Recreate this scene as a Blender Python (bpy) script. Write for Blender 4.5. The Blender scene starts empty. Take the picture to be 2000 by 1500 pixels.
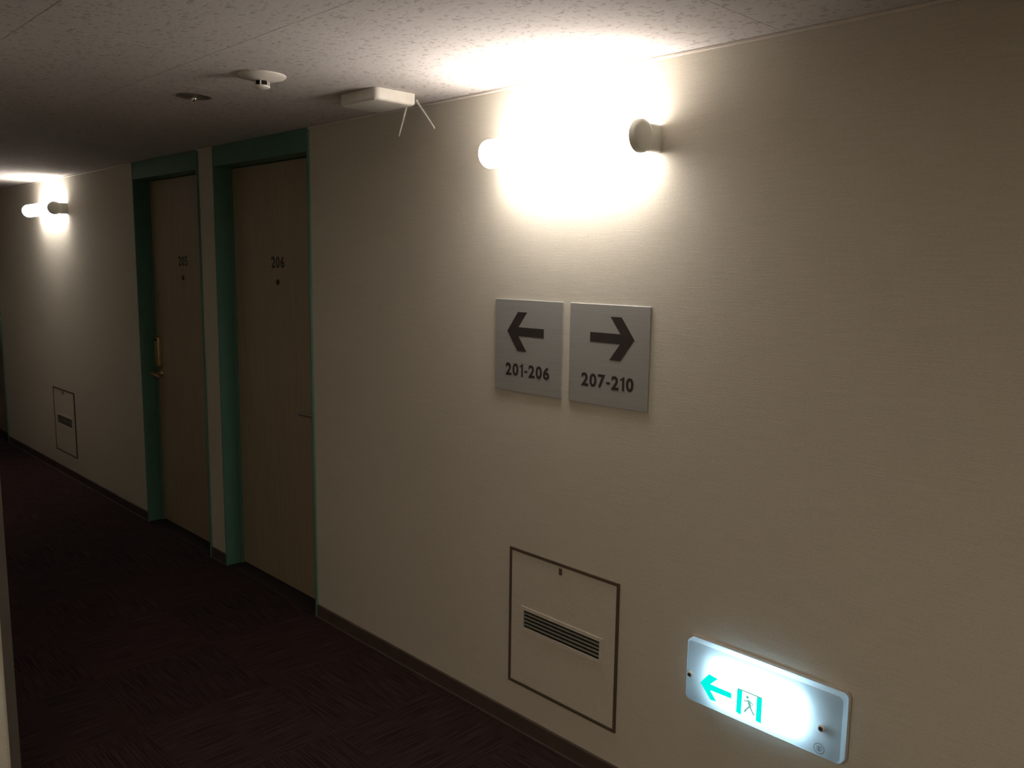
import bpy, bmesh, math, random
from mathutils import Matrix, Vector
random.seed(7)
S = bpy.context.scene
C = S.collection

# ---------------------------------------------------------------- camera
FPX, YAW, PITCH, ROLL = 1650.95, .7954, -.1394, .0133
cam_d = bpy.data.cameras.new('camera'); cam_d.sensor_width = 36; cam_d.lens = 36*FPX/2000
cam_d.clip_start = .02
cam = bpy.data.objects.new('camera', cam_d); C.objects.link(cam)
fw = Vector((-math.sin(YAW)*math.cos(PITCH), math.cos(YAW)*math.cos(PITCH), math.sin(PITCH)))
rt = Vector((math.cos(YAW), math.sin(YAW), 0)); up = rt.cross(fw)
r2 = rt*math.cos(ROLL) + up*math.sin(ROLL); u2 = -rt*math.sin(ROLL) + up*math.cos(ROLL)
cam.matrix_world = Matrix(((r2.x, u2.x, -fw.x, 0), (r2.y, u2.y, -fw.y, -2.073), (r2.z, u2.z, -fw.z, 1.6999), (0, 0, 0, 1)))
S.camera = cam
# ---------------------------------------------------------------- world and exposure
w = bpy.data.worlds.new('world'); S.world = w; w.use_nodes = True
w.node_tree.nodes['Background'].inputs[0].default_value = (0, 0, 0, 1)
w.node_tree.nodes['Background'].inputs[1].default_value = 0
S.view_settings.view_transform = 'Standard'; S.view_settings.look = 'None'
S.view_settings.gamma = 1; S.view_settings.use_curve_mapping = False
S.view_settings.exposure = 0.0
LAMP_COL, LAMP_STR = (1.0, .925, .86), 28.0      # frosted tubes of the wall lamps
LOBBY_COL, LOBBY_STR = (1.0, .85, .65), 440.0   # recessed downlight of the lobby behind the camera
EXIT_STR = 24.0
H = 2.3

# ---------------------------------------------------------------- materials
def mat(name, col, rough=.6, metal=0, emit=None, estr=0, spec=.3):
    m = bpy.data.materials.new(name); m.use_nodes = True
    b = m.node_tree.nodes['Principled BSDF']
    b.inputs['Base Color'].default_value = (*col, 1); b.inputs['Roughness'].default_value = rough
    b.inputs['Metallic'].default_value = metal; b.inputs['Specular IOR Level'].default_value = spec
    if emit:
        b.inputs['Emission Color'].default_value = (*emit, 1); b.inputs['Emission Strength'].default_value = estr
    return m
def N(m, t, **kw):
    n = m.node_tree.nodes.new(t)
    for k, v in kw.items(): setattr(n, k, v)
    return n
def L(m, a, b): m.node_tree.links.new(a, b)
def ramp(m, p0, c0, p1, c1):
    n = N(m, 'ShaderNodeValToRGB'); e = n.color_ramp.elements
    e[0].position = p0; e[0].color = (*c0, 1); e[1].position = p1; e[1].color = (*c1, 1)
    return n
def world_noise(m, scale, nscale, detail=2, rough=.5, dist=0, coord='pos'):
    mp = N(m, 'ShaderNodeMapping'); mp.inputs['Scale'].default_value = scale
    if coord == 'pos': L(m, N(m, 'ShaderNodeNewGeometry').outputs['Position'], mp.inputs[0])
    else: L(m, N(m, 'ShaderNodeTexCoord').outputs['Object'], mp.inputs[0])
    n = N(m, 'ShaderNodeTexNoise'); n.inputs['Scale'].default_value = nscale
    n.inputs['Detail'].default_value = detail; n.inputs['Roughness'].default_value = rough
    n.inputs['Distortion'].default_value = dist
    L(m, mp.outputs[0], n.inputs['Vector']); return n
def bump(m, src, strength, dist):
    b = N(m, 'ShaderNodeBump'); b.inputs['Strength'].default_value = strength; b.inputs['Distance'].default_value = dist
    L(m, src, b.inputs['Height']); L(m, b.outputs[0], m.node_tree.nodes['Principled BSDF'].inputs['Normal'])

def wallpaper():
    m = mat('wallpaper_woven_beige', (.6, .55, .47), .8, spec=.15)
    a = world_noise(m, (9, 9, 330), 1, 2); b = world_noise(m, (120, 120, 260), 1, 1)
    mx = N(m, 'ShaderNodeMath', operation='ADD'); L(m, a.outputs[0], mx.inputs[0]); L(m, b.outputs[0], mx.inputs[1])
    hf = N(m, 'ShaderNodeMath', operation='MULTIPLY'); hf.inputs[1].default_value = .5; L(m, mx.outputs[0], hf.inputs[0])
    r = ramp(m, .3, (.56, .522, .442), .7, (.66, .620, .533)); L(m, hf.outputs[0], r.inputs[0])
    L(m, r.outputs[0], m.node_tree.nodes['Principled BSDF'].inputs['Base Color'])
    bump(m, hf.outputs[0], .25, .002)
    return m
def ceiling_board():
    m = mat('ceiling_board_pitted', (.72, .67, .62), .9, spec=.1)
    a = world_noise(m, (58, 66, 58), 1, 1, .5, .5)
    r = ramp(m, .575, (.71, .665, .645), .70, (.50, .462, .445)); L(m, a.outputs[0], r.inputs[0])
    f = world_noise(m, (220, 220, 220), 1, 1)
    mix = N(m, 'ShaderNodeMixRGB', blend_type='MULTIPLY'); mix.inputs[0].default_value = .18
    L(m, r.outputs[0], mix.inputs[1]); L(m, f.outputs[0], mix.inputs[2])
    L(m, mix.outputs[0], m.node_tree.nodes['Principled BSDF'].inputs['Base Color'])
    inv = N(m, 'ShaderNodeMath', operation='MULTIPLY'); inv.inputs[1].default_value = -1
    L(m, a.outputs[0], inv.inputs[0]); bump(m, inv.outputs[0], .22, .003)
    return m
def carpet():
    m = mat('carpet_dark_striped', (.03, .022, .021), .95, spec=.05)
    a = world_noise(m, (5, 190, 1), 1, 2, .6, 0, 'obj'); f = world_noise(m, (300, 300, 300), 1, 1)
    r = ramp(m, .35, (.018, .012, .0115), .68, (.060, .036, .034)); L(m, a.outputs[0], r.inputs[0])
    oi = N(m, 'ShaderNodeObjectInfo')
    r2 = ramp(m, 0, (.88, .89, .89), 1, (1.14, 1.06, 1.06)); L(m, oi.outputs['Random'], r2.inputs[0])
    mix = N(m, 'ShaderNodeMixRGB', blend_type='MULTIPLY'); mix.inputs[0].default_value = 1
    L(m, r.outputs[0], mix.inputs[1]); L(m, r2.outputs[0], mix.inputs[2])
    L(m, mix.outputs[0], m.node_tree.nodes['Principled BSDF'].inputs['Base Color'])
    bump(m, f.outputs[0], .6, .004)
    return m
def wood():
    m = mat('door_wood_veneer', (.4, .31, .21), .45, spec=.3)
    a = world_noise(m, (70, 70, 3), 1, 3, .6, .6)
    r = ramp(m, .3, (.325, .258, .178), .7, (.385, .31, .218)); L(m, a.outputs[0], r.inputs[0])
    L(m, r.outputs[0], m.node_tree.nodes['Principled BSDF'].inputs['Base Color'])
    return m
def brushed():
    m = mat('brushed_steel', (.3, .3, .295), .45, .35, spec=.4)
    a = world_noise(m, (4, 4, 500), 1, 1)
    r = ramp(m, .3, (.37, .375, .36), .7, (.43, .435, .42)); L(m, a.outputs[0], r.inputs[0])
    L(m, r.outputs[0], m.node_tree.nodes['Principled BSDF'].inputs['Base Color'])
    return m
def noisy(name, c0, c1, scale, rough, **kw):
    m = mat(name, c0, rough, **kw)
    a = world_noise(m, (1, 1, 1), scale, 2)
    r = ramp(m, .35, c0, .65, c1); L(m, a.outputs[0], r.inputs[0])
    L(m, r.outputs[0], m.node_tree.nodes['Principled BSDF'].inputs['Base Color'])
    return m
def translucent_cover():
    m = bpy.data.materials.new('milky_cover_plastic'); m.use_nodes = True
    nt = m.node_tree; nt.nodes.clear()
    o = N(m, 'ShaderNodeOutputMaterial'); t = N(m, 'ShaderNodeBsdfTranslucent'); d = N(m, 'ShaderNodeBsdfPrincipled')
    t.inputs[0].default_value = (.66, .82, .95, 1)
    d.inputs['Base Color'].default_value = (.58, .70, .80, 1); d.inputs['Roughness'].default_value = .3
    x = N(m, 'ShaderNodeMixShader'); x.inputs[0].default_value = .45
    L(m, t.outputs[0], x.inputs[1]); L(m, d.outputs[0], x.inputs[2]); L(m, x.outputs[0], o.inputs[0])
    return m

M = dict(
    wall=wallpaper(), ceil=ceiling_board(), carpet=carpet(), wood=wood(), steel=brushed(),
    slab=mat('ceiling_slab_plain', (.35, .32, .29), .9), screed=mat('floor_screed_dark', (.03, .024, .022), .95),
    trim=noisy('ceiling_trim_vinyl', (.66, .60, .53), (.70, .64, .57), 20, .6),
    base=noisy('baseboard_brown_vinyl', (.085, .060, .052), (.10, .07, .06), 12, .5),
    green=noisy('frame_green_paint', (.085, .205, .150), (.095, .222, .165), 9, .45),
    guard=noisy('corner_guard_brown', (.085, .074, .064), (.10, .086, .074), 9, .5),
    dark=noisy('dark_lettering', (.036, .029, .026), (.041, .033, .030), 30, .5),
    black=noisy('black_parts_and_shade', (.012, .010, .009), (.016, .013, .012), 30, .9),  # black parts, and the painted shade behind the louvre slats
    brown=noisy('panel_frame_brown', (.10, .075, .052), (.115, .085, .06), 20, .5),
    alu=noisy('louvre_aluminium', (.62, .57, .49), (.66, .61, .53), 20, .45),
    slat=noisy('louvre_slat_grey', (.30, .30, .25), (.34, .34, .29), 20, .5),
    gold=noisy('lock_brass', (.45, .33, .16), (.52, .39, .2), 30, .35, metal=.7),
    chrome=noisy('lever_metal', (.32, .28, .23), (.36, .32, .27), 30, .3, metal=.8),
    white=noisy('white_plastic', (.80, .76, .70), (.84, .80, .74), 30, .4),
    antenna=noisy('antenna_grey_plastic', (.50, .48, .44), (.54, .52, .48), 30, .5),
    cap=noisy('lamp_cap_grey', (.78, .78, .70), (.82, .82, .74), 30, .5),
    tube=mat('lamp_frosted_glass', (.9, .88, .84), .4, emit=LAMP_COL, estr=LAMP_STR),
    lobbyglass=mat('lobby_lamp_glass', (.9, .88, .84), .4, emit=LOBBY_COL, estr=LOBBY_STR),
    tubeold=mat('lamp_frosted_glass_dimmer', (.9, .88, .84), .4, emit=LAMP_COL, estr=LAMP_STR*.66),
    tubeend=mat('lamp_frosted_end_glass', (.9, .88, .84), .4, emit=LAMP_COL, estr=LAMP_STR*.26),
    cover=translucent_cover(), led=mat('sign_light_strip', (.9, .9, .9), .5, emit=(.72, .93, 1.0), estr=EXIT_STR),
    signgreen=mat('backlit_green_film', (.0, .5, .4), .5, emit=(.0, .86, .74), estr=1.0),
    signline=mat('backlit_pale_green_film', (.1, .3, .25), .5, emit=(.16, .46, .40), estr=1.0),
    housing=noisy('sign_housing_beige', (.42, .36, .30), (.45, .39, .33), 20, .5),
    screw=noisy('screw_steel', (.16, .18, .2), (.2, .22, .24), 60, .35, metal=.7),
    stamp=mat('stamp_ink_blue_grey', (.16, .22, .30), .6),
    reflector=noisy('lamp_reflector_bronze', (.17, .145, .125), (.21, .18, .155), 40, .5),
    bulb=mat('clear_bulb_chrome', (.85, .83, .78), .08, 1.0),
)

# ---------------------------------------------------------------- helpers
def tag(o, label=None, cat=None, group=None, kind=None):
    for k, v in (('label', label), ('category', cat), ('group', group), ('kind', kind)):
        if v: o[k] = v
    return o
def empty(name, loc, label=None, cat=None, group=None, kind=None):
    o = bpy.data.objects.new(name, None); o.empty_display_size = .05; o.location = loc
    C.objects.link(o); return tag(o, label, cat, group, kind)
def link(name, me, material, parent=None, loc=(0, 0, 0)):
    if material and not me.materials: me.materials.append(material)
    o = bpy.data.objects.new(name, me); o.location = loc; C.objects.link(o)
    if parent:
        o.parent = parent
    return o
def fin(bm, smooth=False, ang=40):
    bmesh.ops.recalc_face_normals(bm, faces=bm.faces[:])
    me = bpy.data.meshes.new('m'); bm.to_mesh(me); bm.free()
    if smooth:
        for p in me.polygons: p.use_smooth = True
        me.set_sharp_from_angle(angle=math.radians(ang))
    return me
def box(bm, x0, x1, y0, y1, z0, z1, bev=0, seg=1):
    r = bmesh.ops.create_cube(bm, size=1)
    vs = r['verts']
    for v in vs:
        v.co = Vector(((x0+x1)/2+v.co.x*(x1-x0), (y0+y1)/2+v.co.y*(y1-y0), (z0+z1)/2+v.co.z*(z1-z0)))
    if bev:
        es = list({e for v in vs for e in v.link_edges})
        bmesh.ops.bevel(bm, geom=es, offset=bev, segments=seg, affect='EDGES', profile=.5)
def boxme(*a, bev=0, seg=1):
    bm = bmesh.new(); box(bm, *a, bev=bev, seg=seg); return fin(bm, bev > 0 and seg > 1)
def lathe(bm, prof, axis='z', n=40, centre=(0, 0, 0)):
    """revolve (r, h) pairs about an axis; r=0 closes the end"""
    rings = []
    def pt(r, h, a):
        c, s = r*math.cos(a), r*math.sin(a)
        v = {'z': (c, s, h), 'x': (h, c, s), 'y': (c, h, s)}[axis]
        return Vector(v) + Vector(centre)
    for r, h in prof:
        if r < 1e-6: rings.append([bm.verts.new(pt(0, h, 0))])
        else: rings.append([bm.verts.new(pt(r, h, 2*math.pi*i/n)) for i in range(n)])
    for a, b in zip(rings, rings[1:]):
        for i in range(n):
            j = (i+1) % n
            if len(a) == 1 and len(b) == 1: continue
            if len(a) == 1: bm.faces.new((a[0], b[i], b[j]))
            elif len(b) == 1: bm.faces.new((a[i], a[j], b[0]))
            else: bm.faces.new((a[i], a[j], b[j], b[i]))
def latheme(prof, axis='z', n=40, centre=(0, 0, 0)):
    bm = bmesh.new(); lathe(bm, prof, axis, n, centre); return fin(bm, True)
def rrect(w, h, r, n=6):
    pts = []
    for cx, cz, a0 in ((w/2-r, h/2-r, 0), (-w/2+r, h/2-r, 90), (-w/2+r, -h/2+r, 180), (w/2-r, -h/2+r, 270)):
        for k in range(n+1):
            a = math.radians(a0+90*k/n); pts.append((cx+r*math.cos(a), cz+r*math.sin(a)))
    return pts
def loft_y(bm, layers, cap0=True, cap1=True):
    """layers: list of (points[(x,z)], y); joins equal-count outlines along y"""
    rings = [[bm.verts.new((x, y, z)) for x, z in pts] for pts, y in layers]
    n = len(rings[0])
    for a, b in zip(rings, rings[1:]):
        for i in range(n): bm.faces.new((a[i], a[(i+1) % n], b[(i+1) % n], b[i]))
    if cap0: bm.faces.new(rings[0])
    if cap1: bm.faces.new(rings[-1])
def polyme(pts, y0, y1):
    bm = bmesh.new(); loft_y(bm, [(pts, y0), (pts, y1)])
    bm.normal_update()
    bmesh.ops.triangulate(bm, faces=[f for f in bm.faces if len(f.verts) > 4]); return fin(bm)
def ringme(x0, x1, z0, z1, t, y0, y1):
    """rectangular picture-frame bar of width t lying inside the outline"""
    bm = bmesh.new()
    o = [(x0, z0), (x1, z0), (x1, z1), (x0, z1)]; i = [(x0+t, z0+t), (x1-t, z0+t), (x1-t, z1-t), (x0+t, z1-t)]
    V = {}
    for k, pts in (('o', o), ('i', i)):
        for y in (y0, y1): V[k, y] = [bm.verts.new((x, y, z)) for x, z in pts]
    for a in range(4):
        b = (a+1) % 4
        for y in (y0, y1): bm.faces.new((V['o', y][a], V['o', y][b], V['i', y][b], V['i', y][a]))
        for k in 'oi': bm.faces.new((V[k, y0][a], V[k, y0][b], V[k, y1][b], V[k, y1][a]))
    return fin(bm)
def rod(bm, a, b, r0, r1, n=12):
    a, b = Vector(a), Vector(b); d = (b-a).normalized()
    u = d.orthogonal().normalized(); v = d.cross(u)
    R = [[bm.verts.new(p+(u*math.cos(2*math.pi*i/n)+v*math.sin(2*math.pi*i/n))*r) for i in range(n)] for p, r in ((a, r0), (b, r1))]
    for i in range(n): bm.faces.new((R[0][i], R[0][(i+1) % n], R[1][(i+1) % n], R[1][i]))
    bm.faces.new(R[0]); bm.faces.new(R[1])
glyphs = {}
def glyph(ch):
    """mesh data of one character as (verts, faces) scaled to height 1, bottom at 0"""
    if ch in glyphs: return glyphs[ch]
    if ch == '1':
        pts = [(.20, 0), (.36, 0), (.36, 1), (.25, 1), (.19, .90), (.03, .84), (.03, .73), (.20, .76)]
        n = len(pts); V = [(x, y, z) for z in (0, 1) for x, y in pts]
        F = [(0, 1, 2, 3), (0, 3, 4, 7), (4, 5, 6, 7)]
        F = F+[tuple(n+i for i in f) for f in F]+[(i, (i+1) % n, n+(i+1) % n, n+i) for i in range(n)]
        g = (V, F, .03, .36)
    else:
        cu = bpy.data.curves.new('lettering', 'FONT'); cu.body = ch; cu.size = 1; cu.offset = .030; cu.extrude = .01; cu.resolution_u = 3
        ob = bpy.data.objects.new('lettering_tmp', cu); C.objects.link(ob)
        me = bpy.data.meshes.new_from_object(ob.evaluated_get(bpy.context.evaluated_depsgraph_get()))
        bpy.data.objects.remove(ob); bpy.data.curves.remove(cu)
        P = [v.co for v in me.vertices]; x0 = min(p.x for p in P); x1 = max(p.x for p in P)
        y0 = min(p.y for p in P); y1 = max(p.y for p in P); z0 = min(p.z for p in P); z1 = max(p.z for p in P)
        if ch == '-':
            V = [(.30*(p.x-x0)/(x1-x0), .35+.155*(p.y-y0)/(y1-y0), (p.z-z0)/(z1-z0)) for p in P]; g = (V, None, 0, .30)
        else:
            V = [(.58*(p.x-x0)/(x1-x0), (p.y-y0)/(y1-y0), (p.z-z0)/(z1-z0)) for p in P]; g = (V, None, 0, .58)
        g = (g[0], [tuple(f.vertices) for f in me.polygons], g[2], g[3]); bpy.data.meshes.remove(me)
    glyphs[ch] = g; return g
def textme(s, width, height, depth=.0006):
    """flat lettering in the x-z plane facing -y, centred at the origin"""
    V, F, x = [], [], 0
    for ch in s:
        v, f, a, b = glyph(ch); n = len(V)
        V += [(p[0]-a+x, p[1], p[2]) for p in v]; F += [tuple(n+i for i in q) for q in f]
        x += (b-a)+(.10 if ch != '1' else .13)
    x -= .10; me = bpy.data.meshes.new('lettering')
    me.from_pydata([((p[0]-x/2)*width/x, -p[2]*depth, (p[1]-.5)*height) for p in V], [], F); me.update()
    bm = bmesh.new(); bm.from_mesh(me); bmesh.ops.recalc_face_normals(bm, faces=bm.faces[:]); bm.to_mesh(me); bm.free()
    return me

# ---------------------------------------------------------------- the setting
XL, XR, YC, XA, XB, YB = -11.0, 5.0, -1.5, -2.575, 1.5, -4.5    # corridor ends, corridor edge, lobby sides, lobby back
DOORS = [(-4.39, -3.435), (-5.505, -4.578), (-9.765, -8.81)]
PANELS = [-1.8575, -7.1325]                                    # centres of the wall access panels
HDR = 2.195
def wall_with_holes(x0, x1, z0, z1, y0, y1, holes):
    bm = bmesh.new()
    xs = sorted({x0, x1, *[h[0] for h in holes], *[h[1] for h in holes]})
    zs = sorted({z0, z1, *[h[2] for h in holes], *[h[3] for h in holes]})
    nx, nz = len(xs)-1, len(zs)-1
    solid = {}
    for i in range(nx):
        for k in range(nz):
            cx, cz = (xs[i]+xs[i+1])/2, (zs[k]+zs[k+1])/2
            solid[i, k] = not any(a < cx < b and c < cz < d for a, b, c, d in holes)
    def q(*p): bm.faces.new([bm.verts.new(v) for v in p])
    for (i, k), s in solid.items():
        if not s: continue
        a, b, c, d = xs[i], xs[i+1], zs[k], zs[k+1]
        q((a, y0, c), (b, y0, c), (b, y0, d), (a, y0, d)); q((a, y1, c), (a, y1, d), (b, y1, d), (b, y1, c))
        if not solid.get((i-1, k)): q((a, y0, c), (a, y0, d), (a, y1, d), (a, y1, c))
        if not solid.get((i+1, k)): q((b, y0, c), (b, y1, c), (b, y1, d), (b, y0, d))
        if not solid.get((i, k-1)): q((a, y0, c), (a, y1, c), (b, y1, c), (b, y0, c))
        if not solid.get((i, k+1)): q((a, y0, d), (b, y0, d), (b, y1, d), (a, y1, d))
    bmesh.ops.remove_doubles(bm, verts=bm.verts[:], dist=1e-5)
    return fin(bm)
def struct(name, me, m, label, cat): return tag(link(name, me, m), label, cat, kind='structure')
holes = [(a, b, 0, H) for a, b in DOORS] + [(c-.185, c+.185, .40, .484) for c in PANELS]
struct('wall_back', wall_with_holes(XL, XR, 0, H, 0, .15, holes), M['wall'], 'beige woven wallpaper wall along the corridor carrying doors, lamps and signs', 'wall')
struct('wall_front', boxme(XL, XA-.12, YC-.12, YC, 0, H), M['wall'], 'beige corridor wall facing the doors, behind the left corner', 'wall')
struct('wall_left', boxme(XA-.12, XA, YB, YC, 0, H), M['wall'], 'beige wall end at the left edge of the picture', 'wall')
struct('wall_right', boxme(XB, XB+.12, YB, YC, 0, H), M['wall'], 'beige lobby wall to the right of the viewer', 'wall')
struct('wall_front', boxme(XB+.12, XR, YC-.12, YC, 0, H), M['wall'], 'beige corridor wall facing the doors, right of the lobby', 'wall')
struct('wall_lobby', boxme(XA-.12, XB+.12, YB-.12, YB, 0, H), M['wall'], 'beige lobby wall behind the viewer', 'wall')
struct('wall_end', boxme(XL-.12, XL, YC-.12, .15, 0, H), M['wall'], 'beige wall closing the far left end of the corridor', 'wall')
struct('wall_end', boxme(XR, XR+.12, YC-.12, .15, 0, H), M['wall'], 'beige wall closing the right end of the corridor', 'wall')
floor = struct('floor', boxme(XL-.12, XR+.12, YB-.12, .15, -.12, -.008), M['screed'], 'dark maroon brown carpet tiled floor of the corridor', 'floor')
ceil = struct('ceiling', boxme(XL-.12, XR+.12, YB-.12, .15, H+.012, H+.12), M['slab'], 'pitted off-white board ceiling of the corridor with fine joints', 'ceiling')

# carpet tiles, quarter-turned one against the next
def tile_mesh(wx, wy):
    bm = bmesh.new(); box(bm, -wx/2, wx/2, -wy/2, wy/2, -.008, 0); return fin(bm)
tile_me = tile_mesh(.4995, .4995); tile_me.materials.append(M['carpet'])
def tile(ix, iy, x, y):
    o = link('carpet_tile', tile_me, None, floor, (x, y, 0))
    if (ix+iy) % 2: o.rotation_euler.z = math.pi/2
for ix in range(32):
    for iy in range(3): tile(ix, iy, XL+.25+ix*.5, -.25-iy*.5)
for ix in range(8):
    for iy in range(6): tile(ix, iy, XA+.25+ix*.5, YC-.25-iy*.5)

# ceiling boards with open joints
pan_cache = {}
def ceiling_panel(x0, x1, y0, y1, gap=.0003):
    k = (round(x1-x0, 3), round(y1-y0, 3))
    if k not in pan_cache:
        wx, wy = (x1-x0)/2-gap, (y1-y0)/2-gap; c = .0007
        bm = bmesh.new()
        R = [[bm.verts.new((sx*(wx-d), sy*(wy-d), z)) for sx, sy in ((-1, -1), (1, -1), (1, 1), (-1, 1))] for d, z in ((0, .012), (0, c), (c, 0))]
        for a, b in zip(R, R[1:]):
            for i in range(4): bm.faces.new((a[i], a[(i+1) % 4], b[(i+1) % 4], b[i]))
        bm.faces.new(R[0]); bm.faces.new(R[2])
        me = fin(bm); me.materials.append(M['ceil']); pan_cache[k] = me
    link('ceiling_panel', pan_cache[k], None, ceil, ((x0+x1)/2, (y0+y1)/2, H))
rows = [(-.905, 0), (-1.378, -.905), (YC, -1.378)]
for r, (y0, y1) in enumerate(rows):
    off = 0 if r % 2 == 0 else .455
    xs = [x for x in [-1.14+off+.91*k for k in range(-12, 8)] if XL+.05 < x < XR-.05]
    xs = [XL]+xs+[XR]
    for a, b in zip(xs, xs[1:]): ceiling_panel(a, b, y0, y1, .0016 if r == 2 else .0003)
yy = [YC-.5*k for k in range(7)]
for r, (y1, y0) in enumerate(zip(yy, yy[1:])):
    off = 0 if r % 2 == 0 else .455
    xs = [XA]+[x for x in [-1.14+off+.91*k for k in range(-3, 4)] if XA+.05 < x < XB-.05]+[XB]
    for a, b in zip(xs, xs[1:]): ceiling_panel(a, b, y0, y1)

# ceiling trim and skirting, broken at the doors
segs = []; cur = XL
for a, b in sorted(DOORS): segs.append((cur, a)); cur = b
segs.append((cur, XR))
place = ['beyond the farthest door', 'between the farthest door and the card lock door', 'on the narrow pier between the two doors', 'right of the nearest door']
for i, (a, b) in enumerate(segs):
    struct('trim_%d' % (i+1), boxme(a+.001, b-.001, -.009, 0, H-.009, H, bev=.002), M['trim'], 'slim beige ceiling edge moulding ' + place[i], 'trim')
    bm = bmesh.new()
    loft_y(bm, [([(a+.001, 0), (b-.001, 0), (b-.001, .064), (a+.001, .064)], 0), ([(a+.001, 0), (b-.001, 0), (b-.001, .063), (a+.001, .063)], -.005), ([(a+.001, 0), (b-.001, 0), (b-.001, .060), (a+.001, .060)], -.007)])
    o = struct('baseboard_back', fin(bm), M['base'], 'dark brown skirting strip ' + place[i], 'baseboard')
    link('carpet_edge', boxme(a+.001, b-.001, -.012, -.007, 0, .005), M['guard'], o)
struct('trim_5', boxme(XA, XA+.003, YC-.022, YC+.003, 0, H), M['guard'], 'dark narrow corner guard strip on the wall end at left', 'trim')

# ---------------------------------------------------------------- doors
def make_door(n, x0, x1, label, number=None, lock=None):
    cx = (x0+x1)/2; t = .011; ly = .088
    d = empty('door_%d' % n, (cx, 0, 0), label, 'door', kind='structure')
    G = M['green']
    def P(name, me, m, par=d, lab=None):
        o = link(name, me, m, par); tag(o, lab); return o
    P('jamb', boxme(x0-cx, x0-cx+t, -.010, .140, 0, H-.001, bev=.0015), G)
    P('jamb', boxme(x1-cx-t, x1-cx, -.010, .140, 0, H-.001, bev=.0015), G)
    P('header', boxme(x0-cx+t, x1-cx-t, -.008, .140, HDR, H-.001, bev=.0015), G)
    sw = .012
    P('door_stop', boxme(x0-cx+t, x0-cx+t+sw, ly-.016, ly+.030, 0, HDR), G)
    P('door_stop', boxme(x1-cx-t-sw, x1-cx-t, ly-.016, ly+.030, 0, HDR), G)
    P('threshold', boxme(x0-cx+t, x1-cx-t, -.002, .140, 0, .004), M['screed'])
    lx0, lx1 = x0-cx+t+sw+.002, x1-cx-t-sw-.002
    leaf = P('leaf', boxme(lx0, lx1, ly, ly+.04, .010, HDR-.004, bev=.002), M['wood'])
    if number:
        tm = textme(number, .130, .058)
        o = link('room_number', tm, M['dark'], d, (.012, ly-.0002, 1.700)); tag(o, 'small dark room number digits')
    P('peephole', latheme([(0, -.006), (.010, -.006), (.014, -.003), (.015, 0)], 'y', 20, (.008, ly, 1.600)), M['dark'], lab='dark round door viewer')
    if lock == 'lever':
        hx = lx1-.055
        h = P('handle', latheme([(0, -.008), (.022, -.008), (.025, -.004), (.025, 0)], 'y', 24, (hx, ly, .972)), M['chrome'], lab='slim dull metal lever handle')
        bm = bmesh.new(); rod(bm, (hx, ly-.004, .972), (hx, ly-.050, .972), .008, .008)
        rod(bm, (hx+.004, ly-.050, .972), (hx-.125, ly-.052, .968), .009, .007)
        link('lever', fin(bm, True), M['chrome'], h)
    if lock == 'card':
        hx = lx0+.055
        bm = bmesh.new(); R = rrect(.062, .195, .012)
        R = [(x+hx, z+1.125) for x, z in R]; R2 = [(hx+(x-hx)*.9, 1.125+(z-1.125)*.96) for x, z in R]
        loft_y(bm, [(R, ly), (R, ly-.022), (R2, ly-.028)])
        k = P('card_lock', fin(bm, True), M['gold'], lab='tall brass coloured card lock plate')
        link('card_slot', boxme(hx-.018, hx+.018, ly-.034, ly-.028, 1.196, 1.206), M['black'], k)
        h = P('handle', latheme([(0, -.014), (.020, -.014), (.026, -.006), (.027, 0)], 'y', 24, (hx, ly, .985)), M['gold'], lab='brass coloured lever handle')
        bm = bmesh.new(); rod(bm, (hx, ly-.010, .985), (hx, ly-.055, .985), .010, .010)
        rod(bm, (hx-.006, ly-.055, .985), (hx+.11, ly-.057, .975), .011, .008)
        link('lever', fin(bm, True), M['gold'], h)
    return d
make_door(1, *DOORS[0], 'brown wooden door in green frame with lever handle on its right side', '206', 'lever')
make_door(2, *DOORS[1], 'brown wooden door in green frame with brass card lock on its left side', '205', 'card')
make_door(3, *DOORS[2], 'green framed door only just showing at the far left edge', None, 'lever')

# ---------------------------------------------------------------- wall lamps
def make_lamp(cx, label, glass='tube'):
    hl, r, ya = .318, .047, -.088
    o = empty('wall_lamp', (cx, 0, 2.069), label, 'lamp', 'tube lamps along the corridor wall')
    link('glass_tube', latheme([(0, -hl+.017), (r, -hl+.017), (r, hl-.004), (r-.003, hl), (0, hl)], 'x', 40, (0, ya, 0)), M[glass], o)
    dome = [(0, -hl)]+[(r-.014+.0145*math.sin(a), -hl+.0145*(1-math.cos(a))) for a in [math.pi/2*k/6 for k in range(7)]]
    link('glass_end', latheme(dome+[(r+.0005, -hl+.018), (r-.002, -hl+.018)], 'x', 40, (0, ya, 0)), M['tubeend'], o)
    p = [(0, hl), (r, hl), (r, hl+.013), (r-.004, hl+.019), (r-.012, hl+.0215), (0, hl+.022)]
    c = link('socket', latheme(p, 'x', 40, (0, ya, 0)), M['cap'], o); tag(c, 'pale grey round lamp socket')
    bm = bmesh.new()
    R = [(x+hl+.006, z) for x, z in rrect(.024, .078, .009, 4)]
    loft_y(bm, [(R, 0), (R, ya+.03)])
    link('wall_bracket', fin(bm, True), M['cap'], c)
    return o
make_lamp(-1.842, 'bright tube wall lamp with pale grey socket above the two steel signs')
make_lamp(-7.112, 'bright tube wall lamp farther down the corridor, left of the doors', 'tubeold')

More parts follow.
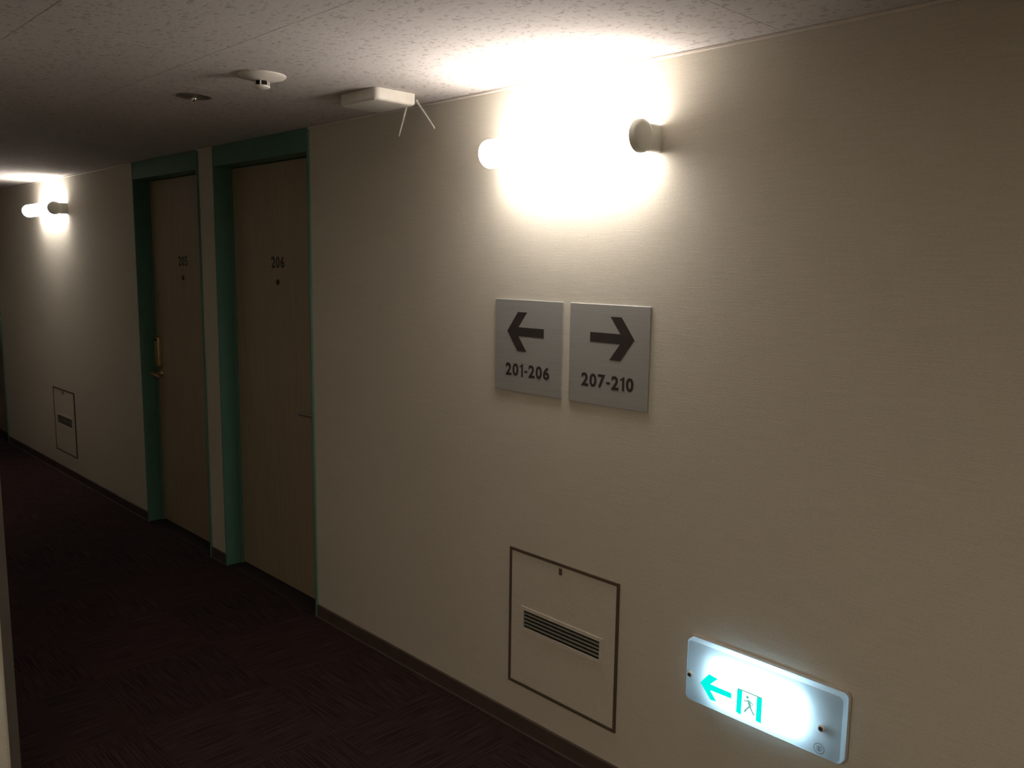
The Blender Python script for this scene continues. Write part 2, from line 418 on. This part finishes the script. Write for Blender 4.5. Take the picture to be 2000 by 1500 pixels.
# ---------------------------------------------------------------- steel direction signs
ARW = [(-.090, 0), (-.038, .068), (.006, .068), (-.035, .0155), (.087, .0155), (.087, -.0155), (-.035, -.0155), (.006, -.068), (-.038, -.068)]
def make_sign(cx, left, s, label):
    o = empty('direction_sign', (cx, 0, 1.4215), label, 'sign', 'steel room direction signs')
    link('plate', boxme(-.161, .161, -.005, -.0002, -.161, .161, bev=.0008), M['steel'], o)
    pts = [(x if left else -x, z) for x, z in ARW]
    pts = [(x+(-.010 if left else .014), z+(.051 if left else .056)) for x, z in pts]
    link('arrow', polyme(pts, -.0056, -.005), M['dark'], o)
    t = link('room_numbers', textme(s, .212, .044), M['dark'], o, (0, -.005, -.083))
    return o
make_sign(-2.0365, True, '201-206', 'square brushed steel sign with left arrow and 201-206')
make_sign(-1.682, False, '207-210', 'square brushed steel sign with right arrow and 207-210')

# ---------------------------------------------------------------- low access panels
def make_panel(cx, label):
    o = empty('access_panel', (cx, 0, .4355), label, 'panel', 'louvred access panels low on the corridor wall')
    hw, hh = .2515, .2565
    link('frame', ringme(-hw, hw, -hh, hh, .010, -.006, 0), M['brown'], o)
    ox0, ox1, oz0, oz1 = -.178, .178, -.028, .038
    bm = bmesh.new(); a = .0115
    for bx in ((-hw+a, ox0, -hh+a, hh-a), (ox1, hw-a, -hh+a, hh-a), (ox0, ox1, oz1, hh-a), (ox0, ox1, -hh+a, oz0)):
        x0, x1, z0, z1 = bx
        bm.faces.new([bm.verts.new(v) for v in ((x0, -.004, z0), (x1, -.004, z0), (x1, -.004, z1), (x0, -.004, z1))])
    bmesh.ops.remove_doubles(bm, verts=bm.verts[:], dist=1e-5)
    r = bmesh.ops.extrude_face_region(bm, geom=bm.faces[:])
    for v in r['geom']:
        if isinstance(v, bmesh.types.BMVert): v.co.y = 0
    link('cover', fin(bm), M['wall'], o)
    lf = link('louvre_frame', ringme(ox0-.012, ox1+.012, oz0-.012, oz1+.012, .013, -.0065, -.004), M['alu'], o)
    for k in range(4):
        z = oz0+.0122+k*.0138
        bm = bmesh.new(); box(bm, ox0+.0005, ox1-.0005, -.0055, .0005, z-.0022, z+.0022)
        link('slat', fin(bm), M['slat'], lf)
    link('louvre_shade_block', boxme(ox0-.004, ox1+.004, .0035, .030, oz0-.005, oz1+.007), M['black'], lf)  # solid black block whose colour stands in for shade between the slats
    link('latch', boxme(-.008, .004, -.009, -.004, .217, .241, bev=.001), M['brown'], o)
make_panel(PANELS[0], 'beige access panel with louvre and brown outline below the steel signs')
make_panel(PANELS[1], 'beige louvred access panel under the far wall lamp, left of the doors')

# ---------------------------------------------------------------- exit sign
def make_exit():
    cx, cz = -1.0885, .5185
    o = empty('exit_sign', (cx, 0, cz), 'glowing white emergency exit sign with green left arrow low on the wall', 'exit sign')
    w, h = .486, .197
    bm = bmesh.new(); loft_y(bm, [(rrect(w+.008, h+.008, .020), 0), (rrect(w+.008, h+.008, .020), -.007), (rrect(w+.002, h+.002, .018), -.009)])
    link('housing', fin(bm, True), M['housing'], o)
    bm = bmesh.new()
    loft_y(bm, [(rrect(w-.004, h-.004, .016), -.009), (rrect(w-.004, h-.004, .016), -.022), (rrect(w-.014, h-.014, .014), -.028), (rrect(w-.050, h-.046, .014), -.031)], cap0=False)
    cov = link('cover', fin(bm, True, 25), M['cover'], o)
    link('light_strip', boxme(-.145, .125, -.016, -.0095, -.050, .052, bev=.002), M['led'], o)
    ax, az = -.135, -.027
    yf = -.0312
    A = [(-.052, .002), (-.024, .038), (.006, .034), (-.018, .0095), (.052, .0085), (.052, -.0085), (-.018, -.0095), (.004, -.036), (-.016, -.038)]
    link('arrow', polyme([(x+ax, z+az) for x, z in A], yf-.0004, yf), M['signgreen'], o, )
    # doorway pictogram: two side fields, a thin lintel and a running figure
    px0, px1, pz0, pz1 = -.066, .012, -.068, .001
    f = link('doorway_pictogram', polyme([(px0, pz0), (px0+.0155, pz0-.003), (px0+.0165, pz1), (px0, pz1)], yf-.0004, yf), M['signgreen'], o)
    link('side_field', polyme([(px1-.016, pz0-.001), (px1, pz0-.003), (px1, pz1), (px1-.0165, pz1)], yf-.0004, yf), M['signgreen'], f)
    link('lintel', polyme([(px0, pz1), (px1, pz1), (px1, pz1+.0045), (px0, pz1+.0045)], yf-.0004, yf), M['signline'], f)
    mx = (px0+px1)/2
    bm = bmesh.new()
    def limb(pts, wd):
        for (xa, za), (xb, zb) in zip(pts, pts[1:]):
            d = Vector((xb-xa, zb-za)); n = Vector((-d.y, d.x)).normalized()*wd/2
            q = [(xa+n.x, za+n.y), (xa-n.x, za-n.y), (xb-n.x, zb-n.y), (xb+n.x, zb+n.y)]
            loft_y(bm, [(q, yf-.0004), (q, yf)])
    loft_y(bm, [([(mx-.006+.0052*math.cos(a*math.pi/5), -.011+.0052*math.sin(a*math.pi/5)) for a in range(10)], y) for y in (yf-.0004, yf)])
    limb([(mx-.003, -.018), (mx+.004, -.036)], .010)
    limb([(mx-.004, -.020), (mx-.013, -.026), (mx-.017, -.022)], .0045)
    limb([(mx-.001, -.020), (mx+.010, -.024), (mx+.011, -.031)], .0045)
    limb([(mx+.003, -.036), (mx-.007, -.046), (mx-.013, -.058)], .006)
    limb([(mx+.004, -.036), (mx+.010, -.048), (mx+.018, -.056)], .006)
    link('running_figure', fin(bm), M['signline'], f)
    for sx in (-.222, .184):
        s = link('screw', latheme([(0, -.0365), (.0070, -.0365), (.0092, -.034), (.0096, -.026)], 'y', 20, (sx, 0, -.012)), M['white'], o)
        link('screw_head', latheme([(0, -.0385), (.0056, -.0385), (.0062, -.0365)], 'y', 14, (sx, 0, -.012)), M['screw'], s)
    # round certification mark in the lower right corner: a ring with a few strokes
    bm = bmesh.new(); sx, sz = .181, -.071
    for k in range(24):
        a0, a1 = 2*math.pi*k/24, 2*math.pi*(k+1)/24
        q = [(sx+r*math.cos(a), sz+r*math.sin(a)) for r, a in ((.0135, a0), (.0150, a0), (.0150, a1), (.0135, a1))]
        bm.faces.new([bm.verts.new((x, yf, z)) for x, z in q])
    for x0, x1, z0, z1 in ((-.008, .008, .004, .0055), (-.008, .008, -.001, .0005), (-.006, .006, -.006, -.0045), (-.0007, .0007, -.008, .008)):
        bm.faces.new([bm.verts.new((sx+x, yf, sz+z)) for x, z in ((x0, z0), (x1, z0), (x1, z1), (x0, z1))])
    link('certification_mark', fin(bm), M['stamp'], o)
make_exit()

# ---------------------------------------------------------------- things on the ceiling
def make_router():
    o = empty('wireless_router', (-2.595, -.225, H), 'white wireless router fixed to the ceiling with two thin antennas', 'router')
    bm = bmesh.new()
    rings = []
    for ww, hh, rr, z in ((.230, .178, .020, -.0005), (.230, .178, .020, -.030), (.228, .176, .020, -.035), (.222, .170, .020, -.039), (.212, .160, .018, -.041)):
        rings.append([bm.verts.new((x, y+.001, z)) for x, y in rrect(ww, hh, rr)])
    for a, b in zip(rings, rings[1:]):
        for i in range(len(a)): bm.faces.new((a[i], a[(i+1) % len(a)], b[(i+1) % len(a)], b[i]))
    bm.faces.new(rings[0]); bm.faces.new(rings[-1])
    link('body', fin(bm, True, 50), M['white'], o)
    # base -> tip, relative to the empty
    for a, b in (((.052, .092, -.030), (.000, .094, -.134)), ((.112, .090, -.024), (.205, .096, -.126))):
        bm = bmesh.new(); rod(bm, a, b, .0042, .0032, 10)
        an = link('antenna', fin(bm, True), M['antenna'], o)
        bm = bmesh.new(); rod(bm, (a[0]-.005, a[1], a[2]+.003), (a[0]+.003, a[1], a[2]), .0048, .0048, 12)
        link('antenna_hinge', fin(bm, True), M['antenna'], an)
make_router()
def make_smoke():
    o = empty('smoke_detector', (-2.615, -.665, H), 'white round smoke detector on the ceiling with dark slots', 'smoke detector')
    link('base_flange', latheme([(.077, 0), (.077, -.004), (.072, -.008), (.040, -.016), (.027, -.019), (0, -.019)], 'z', 48), M['white'], o)
    link('sensing_chamber', latheme([(.0195, -.017), (.0195, -.034), (0, -.034)], 'z', 32), M['black'], o)
    link('bottom_disc', latheme([(.0245, -.033), (.0255, -.035), (.0245, -.039), (.018, -.042), (0, -.042)], 'z', 32), M['white'], o)
    for k in range(6):
        a = math.radians(60*k+20); bm = bmesh.new()
        rod(bm, (.0225*math.cos(a), .0225*math.sin(a), -.017), (.0225*math.cos(a), .0225*math.sin(a), -.036), .0026, .0026, 8)
        link('rib', fin(bm, True), M['white'], o)
make_smoke()
def make_downlight():
    o = empty('recessed_light', (-3.125, -.664, H), 'small unlit round ceiling fitting with shiny bulb, behind the smoke detector', 'ceiling light')
    link('trim_ring', latheme([(.062, 0), (.062, -.003), (.055, -.005), (.048, -.003), (.046, -.0005)], 'z', 48), M['reflector'], o)
    link('reflector', latheme([(.047, -.001), (.030, -.002), (.010, -.003), (0, -.003)], 'z', 40), M['reflector'], o)
    link('bulb', latheme([(0, -.020), (.006, -.019), (.0105, -.014), (.012, -.008), (.010, -.002)], 'z', 24), M['bulb'], o)
make_downlight()
def make_lobby_lamp():
    o = empty('lobby_downlight', (.35, -2.95, H), 'round recessed downlight in the lobby ceiling behind the viewer', 'lamp')
    link('trim_ring', latheme([(.092, -.001), (.092, -.004), (.108, -.006), (.112, -.003), (.112, 0)], 'z', 48), M['white'], o)
    link('diffuser', latheme([(.091, -.0015), (.045, -.0018), (0, -.002)], 'z', 48), M['lobbyglass'], o)
make_lobby_lamp()
